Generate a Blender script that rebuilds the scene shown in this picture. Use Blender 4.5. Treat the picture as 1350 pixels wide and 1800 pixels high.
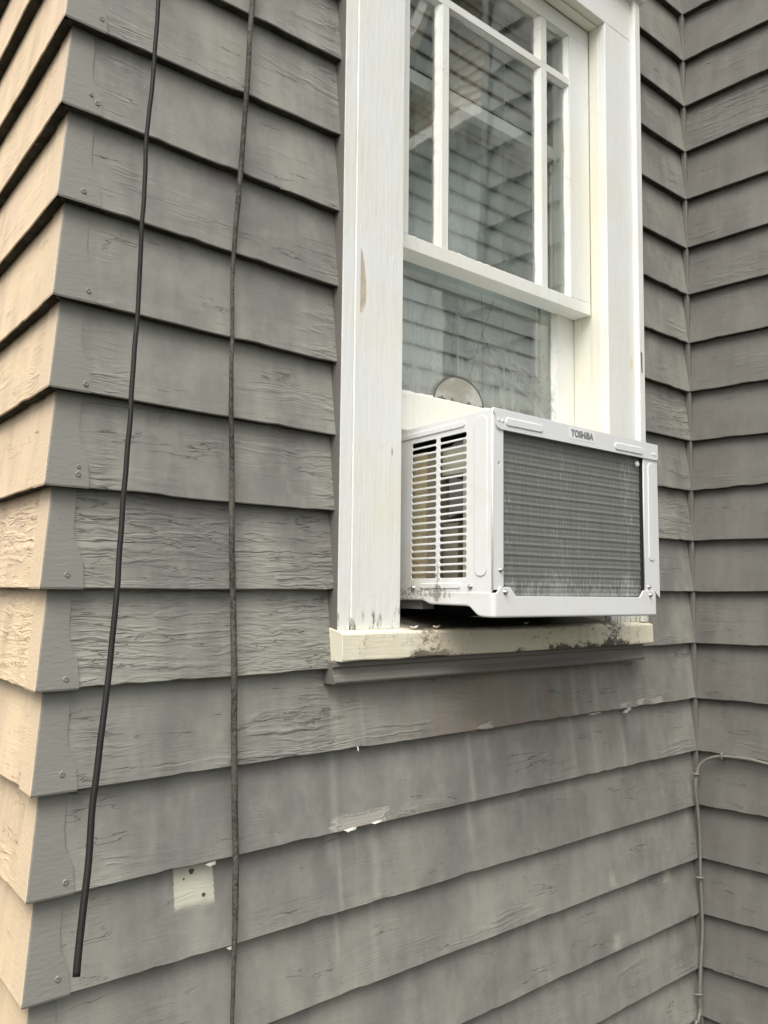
import bpy, bmesh, math, random
from mathutils import Vector, Matrix, noise as mnoise
random.seed(7)
S = 0.114                      # one clapboard exposure in metres; all figures below are in exposures
W = 12.815                     # run of the main wall between its two corners
D = 0.13                       # butt thickness of a clapboard
ANG = 0.1057                   # the left wall is slightly off square
scene = bpy.context.scene
for o in list(bpy.data.objects): bpy.data.objects.remove(o)
COL = scene.collection

# ------------------------------------------------------------------ camera
cd = bpy.data.cameras.new("camera")
cam = bpy.data.objects.new("camera", cd); COL.objects.link(cam)
yaw, pit, rol = 0.738, 0.0867, 0.0106
f = Vector((math.sin(yaw)*math.cos(pit), math.cos(yaw)*math.cos(pit), math.sin(pit)))
r0 = Vector((math.cos(yaw), -math.sin(yaw), 0)); u0 = r0.cross(f)
rr = math.cos(rol)*r0 + math.sin(rol)*u0; uu = -math.sin(rol)*r0 + math.cos(rol)*u0
m = Matrix((rr, uu, -f)).transposed().to_4x4()
m.translation = Vector((-3.3945, -8.7759, 0.0221))*S
cam.matrix_world = m
cd.sensor_fit = 'VERTICAL'; cd.sensor_height = 24.0; cd.lens = 24.0*1554.42/1800.0
cd.clip_start = 0.02; cd.clip_end = 500
scene.camera = cam

# ------------------------------------------------------------------ sky, sun, exposure
SUN_EL, SUN_AZ = math.radians(56), math.radians(234)     # azimuth clockwise from +y
world = bpy.data.worlds.new("World"); scene.world = world; world.use_nodes = True
wn = world.node_tree; wn.nodes.clear()
sky = wn.nodes.new("ShaderNodeTexSky"); sky.sky_type = 'NISHITA'; sky.sun_disc = False
sky.sun_elevation = SUN_EL; sky.sun_rotation = SUN_AZ
sky.air_density = 1.0; sky.dust_density = 6.0; sky.ozone_density = 1.0
hs = wn.nodes.new("ShaderNodeHueSaturation"); hs.inputs['Saturation'].default_value = 0.22
bg = wn.nodes.new("ShaderNodeBackground"); bg.inputs['Strength'].default_value = 0.13
wo = wn.nodes.new("ShaderNodeOutputWorld")
wn.links.new(sky.outputs[0], hs.inputs['Color']); wn.links.new(hs.outputs[0], bg.inputs['Color'])
wn.links.new(bg.outputs[0], wo.inputs['Surface'])
sl = bpy.data.lights.new("sun", 'SUN'); sl.energy = 1.3; sl.angle = math.radians(40); sl.color = (1.0, 0.95, 0.86)
sun = bpy.data.objects.new("sun", sl); COL.objects.link(sun)
sd = Vector((math.sin(SUN_AZ)*math.cos(SUN_EL), math.cos(SUN_AZ)*math.cos(SUN_EL), math.sin(SUN_EL)))
sun.rotation_euler = sd.to_track_quat('Z', 'Y').to_euler()
vs = scene.view_settings
vs.view_transform = 'Standard'; vs.look = 'None'; vs.gamma = 1.0; vs.use_curve_mapping = False
vs.exposure = 0.53
scene.cycles.max_bounces = 10; scene.cycles.transparent_max_bounces = 16

# ------------------------------------------------------------------ node helpers
class NT:
    def __init__(s, name):
        s.m = bpy.data.materials.new(name); s.m.use_nodes = True
        s.t = s.m.node_tree; s.t.nodes.clear()
        s.out = s.n("ShaderNodeOutputMaterial")
        s._pos = None; s._uv = None
    def n(s, k, **kw):
        x = s.t.nodes.new(k)
        for a, b in kw.items(): setattr(x, a, b)
        return x
    def put(s, sock, v):
        if hasattr(v, 'links'): s.t.links.new(v, sock)
        elif isinstance(v, tuple) and len(v) == 3 and sock.type == 'RGBA': sock.default_value = (*v, 1)
        else: sock.default_value = v
    def math(s, op, a, b=0.0, clamp=False):
        x = s.n("ShaderNodeMath", operation=op, use_clamp=clamp); s.put(x.inputs[0], a); s.put(x.inputs[1], b); return x.outputs[0]
    def mul(s, a, b): return s.math('MULTIPLY', a, b)
    def add(s, a, b): return s.math('ADD', a, b)
    def pos(s):
        if s._pos is None:
            g = s.n("ShaderNodeNewGeometry"); v = s.n("ShaderNodeVectorMath", operation='SCALE')
            s.t.links.new(g.outputs['Position'], v.inputs[0]); v.inputs['Scale'].default_value = 1/S
            s._pos = v.outputs[0]
        return s._pos
    def uv(s):
        if s._uv is None: s._uv = s.n("ShaderNodeUVMap", uv_map="board").outputs[0]
        return s._uv
    def sep(s, v):
        x = s.n("ShaderNodeSeparateXYZ"); s.put(x.inputs[0], v); return x.outputs
    def scale(s, v, sc):
        x = s.n("ShaderNodeVectorMath", operation='MULTIPLY'); s.put(x.inputs[0], v); x.inputs[1].default_value = sc; return x.outputs[0]
    def vadd(s, v, w):
        x = s.n("ShaderNodeVectorMath", operation='ADD'); s.put(x.inputs[0], v); s.put(x.inputs[1], w); return x.outputs[0]
    def noise(s, v, sc=1.0, det=3.0, rough=0.55, dist=0.0, col=False):
        x = s.n("ShaderNodeTexNoise"); s.put(x.inputs['Vector'], v); x.inputs['Scale'].default_value = sc
        x.inputs['Detail'].default_value = det; x.inputs['Roughness'].default_value = rough; x.inputs['Distortion'].default_value = dist
        return x.outputs[1 if col else 0]
    def voro(s, v, sc=1.0, feat='DISTANCE_TO_EDGE'):
        x = s.n("ShaderNodeTexVoronoi", feature=feat); s.put(x.inputs['Vector'], v); x.inputs['Scale'].default_value = sc
        return x.outputs['Distance']
    def step(s, v, a, b, lo=0.0, hi=1.0):
        x = s.n("ShaderNodeMapRange", interpolation_type='SMOOTHSTEP'); s.put(x.inputs['Value'], v)
        x.inputs['From Min'].default_value = a; x.inputs['From Max'].default_value = b
        x.inputs['To Min'].default_value = lo; x.inputs['To Max'].default_value = hi
        return x.outputs[0]
    def band(s, v, a, b, soft):
        return s.mul(s.step(v, a-soft, a+soft), s.step(v, b-soft, b+soft, 1.0, 0.0))
    def mix(s, fac, a, b):
        x = s.n("ShaderNodeMix", data_type='RGBA'); s.put(x.inputs[0], fac); s.put(x.inputs[6], a); s.put(x.inputs[7], b); return x.outputs[2]
    def gray(s, a, f):
        x = s.n("ShaderNodeVectorMath", operation='SCALE'); s.put(x.inputs[0], a); s.put(x.inputs['Scale'], f); return x.outputs[0]
    def attr(s, nm):
        return s.n("ShaderNodeAttribute", attribute_name=nm).outputs['Fac']
    def bump(s, h, dist, strength=1.0, normal=None):
        x = s.n("ShaderNodeBump"); s.put(x.inputs['Height'], h); x.inputs['Distance'].default_value = dist*S
        x.inputs['Strength'].default_value = strength
        if normal is not None: s.put(x.inputs['Normal'], normal)
        return x.outputs[0]
    def surf(s, col, rough=0.6, normal=None, metal=0.0, spec=0.4):
        p = s.n("ShaderNodeBsdfPrincipled"); s.put(p.inputs['Base Color'], col); s.put(p.inputs['Roughness'], rough)
        p.inputs['Metallic'].default_value = metal; p.inputs['Specular IOR Level'].default_value = spec
        if normal is not None: s.put(p.inputs['Normal'], normal)
        s.t.links.new(p.outputs[0], s.out.inputs[0]); return s.m

def clapboard_mat(name, base, alt, kind):
    """weathered paint on bevel siding; uv = (along the board, height) in exposures"""
    t = NT(name); uv = t.uv(); U, V, _ = t.sep(uv); wear = t.attr("wear")
    big = t.noise(t.scale(uv, (0.55, 0.75, 1)), 1, 3, 0.6)
    patch = t.noise(t.vadd(t.scale(uv, (0.9, 0.55, 1)), (7, 3, 0)), 1, 4, 0.65)
    streak = t.noise(t.scale(uv, (3.2, 0.22, 1)), 1, 3, 0.6, 0.3)
    grain = t.noise(t.scale(uv, (1.6, 46, 1)), 1, 3, 0.65)
    fine = t.noise(t.scale(uv, (26, 40, 1)), 1, 2, 0.6)
    c = t.mix(t.step(patch, 0.35, 0.68), base, alt)
    c = t.gray(c, t.add(0.90, t.mul(big, 0.22)))
    c = t.gray(c, t.step(streak, 0.25, 0.75, 0.93, 1.08))
    c = t.gray(c, t.step(grain, 0.2, 0.8, 0.965, 1.035))
    oi = t.n('ShaderNodeObjectInfo'); c = t.gray(c, t.add(0.955, t.mul(oi.outputs['Random'], 0.09)))
    blot = t.noise(t.vadd(t.scale(uv, (2.4, 1.5, 1)), (11, 2, 0)), 1, 5, 0.7); c = t.mix(t.mul(t.step(blot, 0.48, 0.66), 0.35), c, tuple(x*y for x, y in zip(base, (1.16, 1.17, 1.12))))
    blot2 = t.noise(t.vadd(t.scale(uv, (1.3, 0.6, 1)), (51, 22, 0)), 1, 5, 0.7); c = t.mix(t.mul(t.step(blot2, 0.47, 0.68), 0.6), c, tuple(x*y for x, y in zip(base, (0.74, 0.715, 0.745))))
    # wrinkled, alligatored paint
    warp = t.vadd(t.scale(uv, (0.50, 8.0, 1)), t.gray(t.noise(t.scale(uv, (0.9, 2.2, 1)), 1, 3, 0.6, 0, True), 2.0))
    w1 = t.noise(warp, 1, 3, 0.55, 0.4)
    ridge = t.math('ABSOLUTE', t.math('SUBTRACT', w1, 0.5)); ridge = t.step(ridge, 0.0, 0.22)
    w2 = t.noise(t.vadd(t.scale(uv, (1.5, 15.0, 1)), t.gray(t.noise(t.scale(uv, (1.5, 3, 1)), 1, 2, 0.5, 0, True), 2.0)), 1, 3, 0.6)
    msk = t.step(t.add(t.noise(t.scale(uv, (0.45, 1.3, 1)), 1, 3, 0.6), t.mul(wear, 0.33)), 0.54, 0.86)
    lump = t.noise(t.scale(uv, (1.1, 3.0, 1)), 1, 4, 0.6)
    h = t.add(t.mul(lump, 0.5), t.add(t.mul(t.mul(ridge, msk), 0.85), t.mul(t.mul(w2, msk), 0.8)))
    # hairline splits
    cn = t.noise(t.scale(uv, (0.55, 4.4, 1)), 1, 4, 0.62, 0.25)
    ck = t.math('ABSOLUTE', t.math('SUBTRACT', cn, 0.5))
    cm = t.step(t.add(t.noise(t.vadd(t.scale(uv, (0.7, 2.2, 1)), (3, 9, 0)), 1, 4, 0.65), t.mul(wear, 0.15)), 0.585, 0.66)
    crack = t.mul(t.step(ck, 0.0015, 0.0075, 1.0, 0.0), cm)
    c = t.mix(t.mul(crack, 0.5), c, tuple(x*0.28 for x in base))
    # flecks and specks
    sp = t.step(t.noise(t.scale(uv, (11, 11, 1)), 1, 2, 0.5), 0.76, 0.80)
    c = t.mix(t.mul(sp, 0.35), c, tuple(x*0.45 for x in base))
    fl = t.step(t.noise(t.vadd(t.scale(uv, (9, 17, 1)), (31, 5, 0)), 1, 2, 0.5), 0.785, 0.80)
    c = t.mix(t.mul(fl, 0.55), c, tuple(min(1, x*2.2) for x in base))
    rough = t.step(fine, 0.2, 0.8, 0.5, 0.68)
    if kind == 'main':
        nz = t.noise(t.scale(uv, (2.2, 2.2, 1)), 1, 5, 0.7); nz2 = t.math('SUBTRACT', nz, 0.5)
        Un = t.add(U, t.mul(nz2, 0.55)); Vn = t.add(V, t.mul(nz2, 0.35))
        # brown run-off stains below the sill
        br = t.mul(t.mul(t.band(Un, 5.1, 9.4, 0.5), t.band(Vn, -2.1, -1.1, 0.12)), t.step(streak, 0.33, 0.58))
        c = t.mix(t.mul(br, 0.55), c, (0.225, 0.172, 0.128))
        # pale water runs
        for a, w, z0, z1 in ((3.84, 0.10, -3.4, -1.2), (4.28, 0.06, -2.0, -1.2), (3.95, 0.05, -4.6, -3.0), (4.55, 0.10, -4.9, -2.95),
                             (8.9, 0.10, -3.0, -1.3), (9.5, 0.12, -3.1, -1.35), (6.4, 0.08, -3.6, -2.0), (10.35, 0.08, -3.2, -2.2), (1.95, 0.2, -3.95, -3.45)):
            d = t.mul(t.band(t.add(U, t.mul(nz2, 0.12)), a-w/2, a+w/2, w*0.8), t.band(Vn, z0, z1, 0.25))
            c = t.mix(t.mul(d, 0.42), c, (0.44, 0.43, 0.37))
        # bare patch left by a removed bracket
        e = t.mul(t.noise(t.scale(uv, (20, 20, 1)), 1, 4, 0.7), 0.05)
        pa = t.mul(t.band(t.add(U, e), 1.66, 2.16, 0.012), t.mul(t.step(t.add(V, t.mul(nz2, 0.12)), -3.52, -3.40), t.step(V, -3.05, -3.04, 1.0, 0.0)))
        c = t.mix(t.mul(pa, 0.95), c, t.mix(nz, (0.66, 0.64, 0.52), (0.58, 0.56, 0.45)))
        # paint flaked off to bare grey wood
        wood = t.mix(grain, (0.27, 0.25, 0.22), (0.50, 0.47, 0.42))
        jag = t.mul(t.math('SUBTRACT', t.noise(t.scale(uv, (5, 16, 1)), 1, 4, 0.7), 0.5), 0.22)
        Uj = t.add(U, t.mul(jag, 2.5)); Vj = t.add(V, jag)
        bare = t.mul(t.band(Uj, 3.86, 4.66, 0.03), t.band(Vj, -3.06, -2.86, 0.012))
        for a, b, z0, z1 in ((11.2, 11.62, -2.02, -1.90), (6.5, 6.85, -2.06, -1.94), (10.2, 10.5, -2.0, -1.92), (10.75, 10.95, -2.0, -1.9)  ):
            bare = t.math('MAXIMUM', bare, t.mul(t.band(Uj, a, b, 0.02), t.band(Vj, z0, z1, 0.01)))
        rimm = t.math('MAXIMUM', t.mul(t.band(Uj, 3.80, 4.70, 0.03), t.band(Vj, -3.06, -2.845, 0.012)), 0.0)
        c = t.mix(t.mul(rimm, 0.55), c, (0.62, 0.60, 0.53)); c = t.mix(bare, c, wood)
        # two scuffed pale spots
        for a, z in ((9.97, -4.85), (10.07, -5.9), (11.85, -5.15)):
            d = t.mul(t.band(Un, a-0.12, a+0.12, 0.09), t.band(Vn, z-0.12, z+0.12, 0.09))
            c = t.mix(t.mul(d, 0.55), c, (0.46, 0.44, 0.36))
        h = t.add(h, t.mul(t.math('MAXIMUM', bare, pa), -0.35))
    h = t.math('SUBTRACT', h, t.mul(crack, 0.7))
    nrm = t.bump(h, 0.023, 0.8)
    gv = t.step(t.noise(t.vadd(t.scale(uv, (0.6, 1.1, 1)), (5, 77, 0)), 1, 3), 0.42, 0.66, 0.12, 0.9)
    nrm = t.bump(t.add(t.mul(t.mul(grain, gv), 0.8), t.mul(fine, 0.25)), 0.009, 0.7, nrm)
    return t.surf(c, rough, nrm, spec=0.35)

GREY = (0.289, 0.287, 0.249); GREY2 = (0.198, 0.192, 0.180)
def grime_or_shade(name, a, b_):
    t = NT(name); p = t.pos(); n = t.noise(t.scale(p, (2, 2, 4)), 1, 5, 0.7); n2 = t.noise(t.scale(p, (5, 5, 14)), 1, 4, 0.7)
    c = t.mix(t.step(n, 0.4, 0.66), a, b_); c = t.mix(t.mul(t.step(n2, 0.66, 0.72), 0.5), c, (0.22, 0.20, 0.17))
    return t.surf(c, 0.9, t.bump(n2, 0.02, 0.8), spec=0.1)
M_UND = grime_or_shade("grime_shade_underside", (0.035, 0.033, 0.029), (0.075, 0.070, 0.060))  # old grime, darkened further: the shade under each lap is in this colour
M_MAIN = clapboard_mat("grey_clapboard_paint", GREY, GREY2, 'main')
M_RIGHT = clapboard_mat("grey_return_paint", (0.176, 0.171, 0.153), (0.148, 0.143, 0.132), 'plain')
M_BEIGE = clapboard_mat("beige_clapboard_paint", (0.79, 0.625, 0.415), (0.77, 0.59, 0.42), 'plain')

def smooth_grey(name, base):
    t = NT(name); p = t.pos()
    a = t.noise(t.scale(p, (0.8, 0.8, 0.8)), 1, 4, 0.6); b = t.noise(t.scale(p, (9, 9, 30)), 1, 3)
    c = t.gray(base, t.add(0.90, t.mul(a, 0.2)))
    sp = t.step(t.noise(p, 12, 2), 0.76, 0.80); c = t.mix(t.mul(sp, 0.4), c, tuple(x*0.5 for x in base))
    return t.surf(c, 0.52, t.bump(b, 0.008, 0.6), spec=0.4)
M_CAP = smooth_grey("grey_cap_paint", (0.250, 0.246, 0.217))
M_CAPB = smooth_grey("beige_cap_paint", (0.77, 0.605, 0.42))
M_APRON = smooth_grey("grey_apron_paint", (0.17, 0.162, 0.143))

def white_paint(name, base, kind, vertical=True):
    t = NT(name); p = t.pos(); X, Y, Z = t.sep(p)
    g = t.noise(t.scale(p, (28, 28, 1.3) if vertical else (1.3, 28, 28)), 1, 3, 0.6)
    big = t.noise(t.scale(p, (0.7, 0.7, 0.5)), 1, 3, 0.6)
    c = t.mix(t.step(big, 0.35, 0.72), base, (base[0]*0.99, base[1]*0.965, base[2]*0.88))
    c = t.gray(c, t.step(g, 0.2, 0.85, 0.965, 1.02))
    fl = t.step(t.noise(t.scale(p, (18, 18, 3.2) if vertical else (3.2, 18, 18)), 1, 5, 0.75), 0.66, 0.76)
    c = t.mix(t.mul(fl, 0.4), c, (0.42, 0.41, 0.37))
    # hairline paint cracks across the member
    ck = t.voro(t.vadd(t.scale(p, (1.2, 1.2, 2.4) if vertical else (2.2, 3, 3)), t.gray(t.noise(p, 3, 3, 0.6, 0, True), 0.8)), 1)
    cm = t.step(t.noise(t.vadd(t.scale(p, (1.3, 1.3, 1.3)), (4, 4, 4)), 1, 4), 0.60, 0.66)
    crack = t.mul(t.step(ck, 0.002, 0.010, 1.0, 0.0), t.mul(cm, 0.15 if kind in ('casing', 'sill') else 1.0))
    c = t.mix(t.mul(crack, 0.5), c, (0.28, 0.26, 0.22))
    h = t.add(t.mul(g, 0.5), t.mul(crack, -1.0))
    if kind == 'casing':
        # mildew streaks at the foot of the casing, one rust bleed
        low = t.step(Z, -0.46, 0.12, 1.0, 0.0)
        st = t.noise(t.scale(p, (11, 6, 2.6)), 1, 5, 0.78)
        mil = t.step(t.add(st, t.mul(low, 0.20)), 0.69, 0.84)
        c = t.mix(t.mul(mil, low), c, (0.06, 0.055, 0.045))
        d = t.mul(t.band(X, 4.62, 4.645, 0.012), t.band(Z, 1.83, 1.90, 0.05)); c = t.mix(t.mul(d, 0.9), c, (0.22, 0.09, 0.02))
        d = t.mul(t.band(X, 4.60, 4.66, 0.03), t.band(Z, 0.9, 1.9, 0.35)); c = t.mix(t.mul(d, 0.12), c, (0.6, 0.42, 0.2))
        d = t.mul(t.band(X, 10.40, 10.47, 0.04), t.band(Z, 4.05, 4.2, 0.1)); c = t.mix(t.mul(d, 0.6), c, (0.75, 0.55, 0.2))
        dg = t.step(t.noise(t.scale(p, (6, 6, 0.8)), 1, 5, 0.7), 0.5, 0.75); c = t.mix(t.mul(dg, 0.22), c, (0.58, 0.58, 0.54))
        ye = t.mul(t.step(t.noise(t.scale(p, (3, 3, 0.4)), 1, 3), 0.55, 0.7), 0.25); c = t.mix(ye, c, (base[0], base[1]*0.95, base[2]*0.78))
        # scraped long gouge showing raw wood
    if kind == 'sill':
        n = t.noise(t.scale(p, (9.0, 9, 13)), 1, 6, 0.8); n2 = t.noise(t.scale(p, (1.1, 1.1, 1.1)), 1, 3, 0.6)
        zone = t.math('MAXIMUM', t.mul(t.band(X, 9.25, 9.95, 0.25), 0.28), t.math('MAXIMUM', t.mul(t.band(X, 4.95, 5.6, 0.2), 0.25), t.mul(t.band(X, 7.0, 9.3, 0.5), 0.16)))
        edge = t.math('MAXIMUM', t.step(Z, -0.88, -0.74, 0.22, 0.0), t.step(Z, -0.62, -0.52, 0.0, 0.05))
        mil = t.step(t.add(n, t.add(t.mul(zone, 0.85), t.mul(edge, t.step(n2, 0.4, 0.6)))), 0.68, 0.84)
        c = t.mix(t.mul(mil, 0.92), c, (0.045, 0.042, 0.032))
        crk = t.step(t.math('ABSOLUTE', t.math('SUBTRACT', t.noise(t.scale(p, (2.6, 3, 1.0)), 1, 5, 0.65), 0.5)), 0.0, 0.006, 1.0, 0.0); c = t.mix(t.mul(t.mul(crk, t.step(n2, 0.5, 0.6)), 0.8), c, (0.09, 0.08, 0.06))
        ru = t.mul(t.band(t.add(X, t.mul(n2, 0.6)), 5.5, 6.6, 0.4), 0.35); c = t.mix(ru, c, (0.58, 0.47, 0.33))
        top = t.step(Y, -0.26, -0.10); dirt = t.step(t.add(n, t.mul(top, 0.42)), 0.50, 0.78)
        dx = t.mul(t.step(X, 4.75, 5.2), t.step(X, 9.4, 9.9, 1.0, 0.0))
        c = t.mix(t.mul(t.mul(dirt, top), dx), c, (0.07, 0.062, 0.05))
    nrm = t.bump(h, 0.018, 0.6)
    nrm = t.bump(t.noise(t.scale(p, (6, 6, 3)), 1, 4, 0.7), 0.02, 0.35, nrm)
    return t.surf(c, t.step(g, 0, 1, 0.42, 0.6), nrm, spec=0.45)
M_CASING = white_paint("white_casing_paint", (0.835, 0.855, 0.845), 'casing')
M_SASH = white_paint("white_sash_paint", (0.83, 0.845, 0.81), 'sash')
M_RAIL = white_paint("white_rail_paint", (0.82, 0.835, 0.80), 'sash', False)
M_SILL = white_paint("cream_sill_paint", (0.80, 0.765, 0.63), 'sill', False)
M_JAMB = white_paint("cream_jamb_paint", (0.80, 0.79, 0.69), 'sash')

def simple(name, col, rough=0.5, metal=0.0, nsc=8, amt=0.12, bmp=0.0, spec=0.4):
    t = NT(name); p = t.pos(); a = t.noise(p, nsc, 4, 0.6)
    c = t.gray(col, t.add(1-amt/2, t.mul(a, amt)))
    return t.surf(c, rough, t.bump(a, bmp, 0.6) if bmp else None, metal, spec)

def ac_paint(name, grime_or_shade):
    t = NT(name); p = t.pos(); X, Y, Z = t.sep(p)
    c = t.mix(t.step(t.noise(p, 0.9, 3), 0.3, 0.7), (0.77, 0.79, 0.80), (0.77, 0.77, 0.75))
    if grime_or_shade:
        n = t.noise(t.scale(p, (22, 22, 22)), 1, 6, 0.8)
        lo = t.mul(t.step(Z, 0.02, 1.05, 1.0, 0.0), t.band(Y, -0.62, 0.4, 0.14))
        seam = t.mul(t.band(Z, -0.10, 0.05, 0.06), t.step(Y, -1.25, -0.6))
        rib = t.mul(t.band(Y, -0.42, -0.32, 0.05), t.step(Z, 0.1, 1.3, 1.0, 0.0))
        k = t.step(t.add(n, t.add(t.mul(lo, 0.10), t.add(t.mul(seam, 0.17), t.mul(rib, 0.14)))), 0.68, 0.84)
        c = t.mix(t.mul(k, 0.85), c, (0.05, 0.045, 0.035))
        dull = t.mul(t.step(t.add(t.noise(p, 2.2, 4, 0.65), t.mul(t.math('MAXIMUM', lo, seam), 0.25)), 0.5, 0.85), 0.4)
        c = t.mix(dull, c, (0.62, 0.57, 0.47))
    return t.surf(c, 0.38, t.bump(t.noise(p, 1.6, 3), 0.02, 0.35), spec=0.5)
M_AC = ac_paint("white_enamel", False); M_ACG = ac_paint("white_enamel_grimy", True)
M_BRAND = simple("badge_plate", (0.84, 0.85, 0.86), 0.3, 0, 3, 0.03)
M_LETTER = simple("badge_letter", (0.20, 0.205, 0.21), 0.45, 0, 6, 0.1)
M_STEEL = simple("screw_steel", (0.46, 0.43, 0.42), 0.38, 0.9, 20, 0.35)
M_DARK = simple("dark_void", (0.022, 0.021, 0.02), 0.8, 0, 6, 0.3)
M_TAN = simple("tan_foam", (0.46, 0.39, 0.25), 0.9, 0, 7, 0.7, 0.03)
M_TAN2 = simple("brown_plate", (0.23, 0.205, 0.155), 0.8, 0, 5, 0.7, 0.02)
M_GREEN = simple("pale_green_plate", (0.45, 0.455, 0.35), 0.6, 0, 3, 0.2)
M_VOIDG = simple("grey_shroud", (0.15, 0.15, 0.14), 0.6, 0, 3, 0.3)

def coil_mat():
    t = NT("condenser_fins"); p = t.pos(); X, Y, Z = t.sep(p)
    fin = t.noise(t.scale(p, (70, 1, 1.6)), 1, 2, 0.6)
    scr = t.noise(t.scale(p, (30, 1, 6.5)), 1, 6, 0.8)
    big = t.noise(t.scale(p, (1.3, 1, 1.0)), 1, 4, 0.65)
    lo = t.step(Z, -0.06, 0.42, 1.0, 0.0)
    edge = t.math('MAXIMUM', t.band(X, 8.35, 8.6, 0.15), t.math('MAXIMUM', t.mul(t.band(X, 6.6, 6.85, 0.2), 0.6), t.mul(t.band(X, 5.4, 5.75, 0.15), 0.7)))
    k = t.step(t.add(t.add(scr, t.mul(t.math('SUBTRACT', big, 0.5), 0.25)), t.add(t.mul(lo, 0.14), t.mul(edge, 0.09))), 0.575, 0.72)
    c = t.mix(t.step(fin, 0.3, 0.7), (0.185, 0.19, 0.177), (0.230, 0.235, 0.221))
    c = t.mix(t.mul(k, 0.75), c, (0.48, 0.49, 0.47))
    dust = t.step(big, 0.35, 0.75, 0.0, 0.35); c = t.mix(dust, c, (0.24, 0.24, 0.225))
    return t.surf(c, 0.6, t.bump(t.add(fin, t.mul(scr, 0.6)), 0.012, 0.7), 0.25)
M_COIL = coil_mat()

def glass_mat(name, dusty):
    t = NT(name); p = t.pos(); X, Y, Z = t.sep(p)
    fr = t.n("ShaderNodeFresnel"); fr.inputs['IOR'].default_value = 1.52
    gg = t.n('ShaderNodeNewGeometry'); t.put(fr.inputs['IOR'], t.add(1.52, t.mul(gg.outputs['Backfacing'], 1/1.52-1.52)))
    wav = t.bump(t.noise(t.scale(p, (0.5, 0.5, 0.35)), 1, 2), 0.05, 0.25)
    t.put(fr.inputs['Normal'], wav)
    tr = t.n("ShaderNodeBsdfTransparent"); tr.inputs[0].default_value = (0.965, 0.985, 0.98, 1)
    gl = t.n("ShaderNodeBsdfGlossy"); gl.inputs['Roughness'].default_value = 0.012; t.put(gl.inputs['Normal'], wav)
    mx = t.n("ShaderNodeMixShader"); t.put(mx.inputs[0], t.mul(fr.outputs[0], 2.5)); t.t.links.new(tr.outputs[0], mx.inputs[1]); t.t.links.new(gl.outputs[0], mx.inputs[2])
    df = t.n("ShaderNodeBsdfDiffuse"); df.inputs[0].default_value = (0.50, 0.52, 0.47, 1)
    ck = t.noise(t.scale(p, (5, 5, 1.1)), 1, 6, 0.75); sp = t.step(t.noise(p, 22, 2), 0.72, 0.8)
    sc = t.step(t.noise(t.scale(p, (20, 20, 0.7)), 1, 4, 0.7), 0.66, 0.8)
    if dusty:
        low = t.step(Z, 2.9, 4.7, 1.0, 0.0)
        d = t.add(t.mul(t.step(t.add(ck, t.mul(low, 0.16)), 0.46, 0.78), t.add(t.mul(low, 0.42), 0.06)), t.mul(sp, 0.12))
    else:
        d = t.add(t.mul(t.step(ck, 0.45, 0.8), 0.10), t.add(t.mul(sp, 0.08), t.mul(sc, 0.22)))
    d = t.add(d, 0.02)
    m2 = t.n("ShaderNodeMixShader"); t.put(m2.inputs[0], d); t.t.links.new(mx.outputs[0], m2.inputs[1]); t.t.links.new(df.outputs[0], m2.inputs[2])
    t.t.links.new(m2.outputs[0], t.out.inputs[0]); return t.m
M_GLASS = glass_mat("old_glass", False); M_GLASSD = glass_mat("dusty_glass", True)
M_BLIND = simple("blind_slat_vinyl", (0.68, 0.71, 0.69), 0.5, 0, 2, 0.12)
M_CORD = simple("blind_cord", (0.75, 0.75, 0.72), 0.8)
M_CABLE = simple("black_rubber", (0.014, 0.0125, 0.011), 0.6, 0, 5, 0.6, 0.01, 0.25)
def dirty_cable():
    t = NT("dirty_cable_sheath"); p = t.pos()
    n = t.noise(p, 26, 5, 0.75); n2 = t.noise(t.scale(p, (3, 3, 1.1)), 1, 3)
    c = t.mix(t.step(t.add(n, t.mul(n2, 0.5)), 0.58, 0.95), (0.030, 0.027, 0.024), (0.150, 0.134, 0.110))
    return t.surf(c, 0.7, t.bump(n, 0.02, 0.8))
M_CABLED = dirty_cable()
M_CABLEG = simple("painted_cable", (0.20, 0.192, 0.165), 0.5, 0, 6, 0.45, 0.01)
M_WOOD = simple("raw_wood", (0.56, 0.47, 0.36), 0.8, 0, 9, 0.6, 0.02)
M_FLAKE = simple("paint_flake_white", (0.62, 0.60, 0.53), 0.7, 0, 9, 0.3)
M_FLAKEG = simple("paint_flake_grey", (0.33, 0.32, 0.29), 0.7, 0, 9, 0.4)
M_WEB = simple("dusty_web", (0.45, 0.46, 0.44), 0.9)
M_WEBD = simple("dark_twig", (0.10, 0.10, 0.09), 0.9)
def disc_mat():
    t = NT("stained_cream_disc"); p = t.pos(); X, Y, Z = t.sep(p); n = t.noise(p, 5, 5, 0.7)
    c = t.mix(t.step(t.noise(t.scale(p, (2, 2, 3)), 1, 4), 0.4, 0.65), (0.44, 0.435, 0.39), (0.30, 0.285, 0.24))
    c = t.mix(t.mul(t.step(t.add(n, t.step(Z, 2.95, 3.05, 0.12, 0.0)), 0.60, 0.68), 0.85), c, (0.05, 0.045, 0.035))
    return t.surf(c, 0.7)
M_DISC = disc_mat()
M_SHEATH = simple("old_sheathing", (0.10, 0.09, 0.075), 0.9)
M_ROOM = simple("dim_room_plaster", (0.35, 0.35, 0.33), 0.9)

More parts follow.
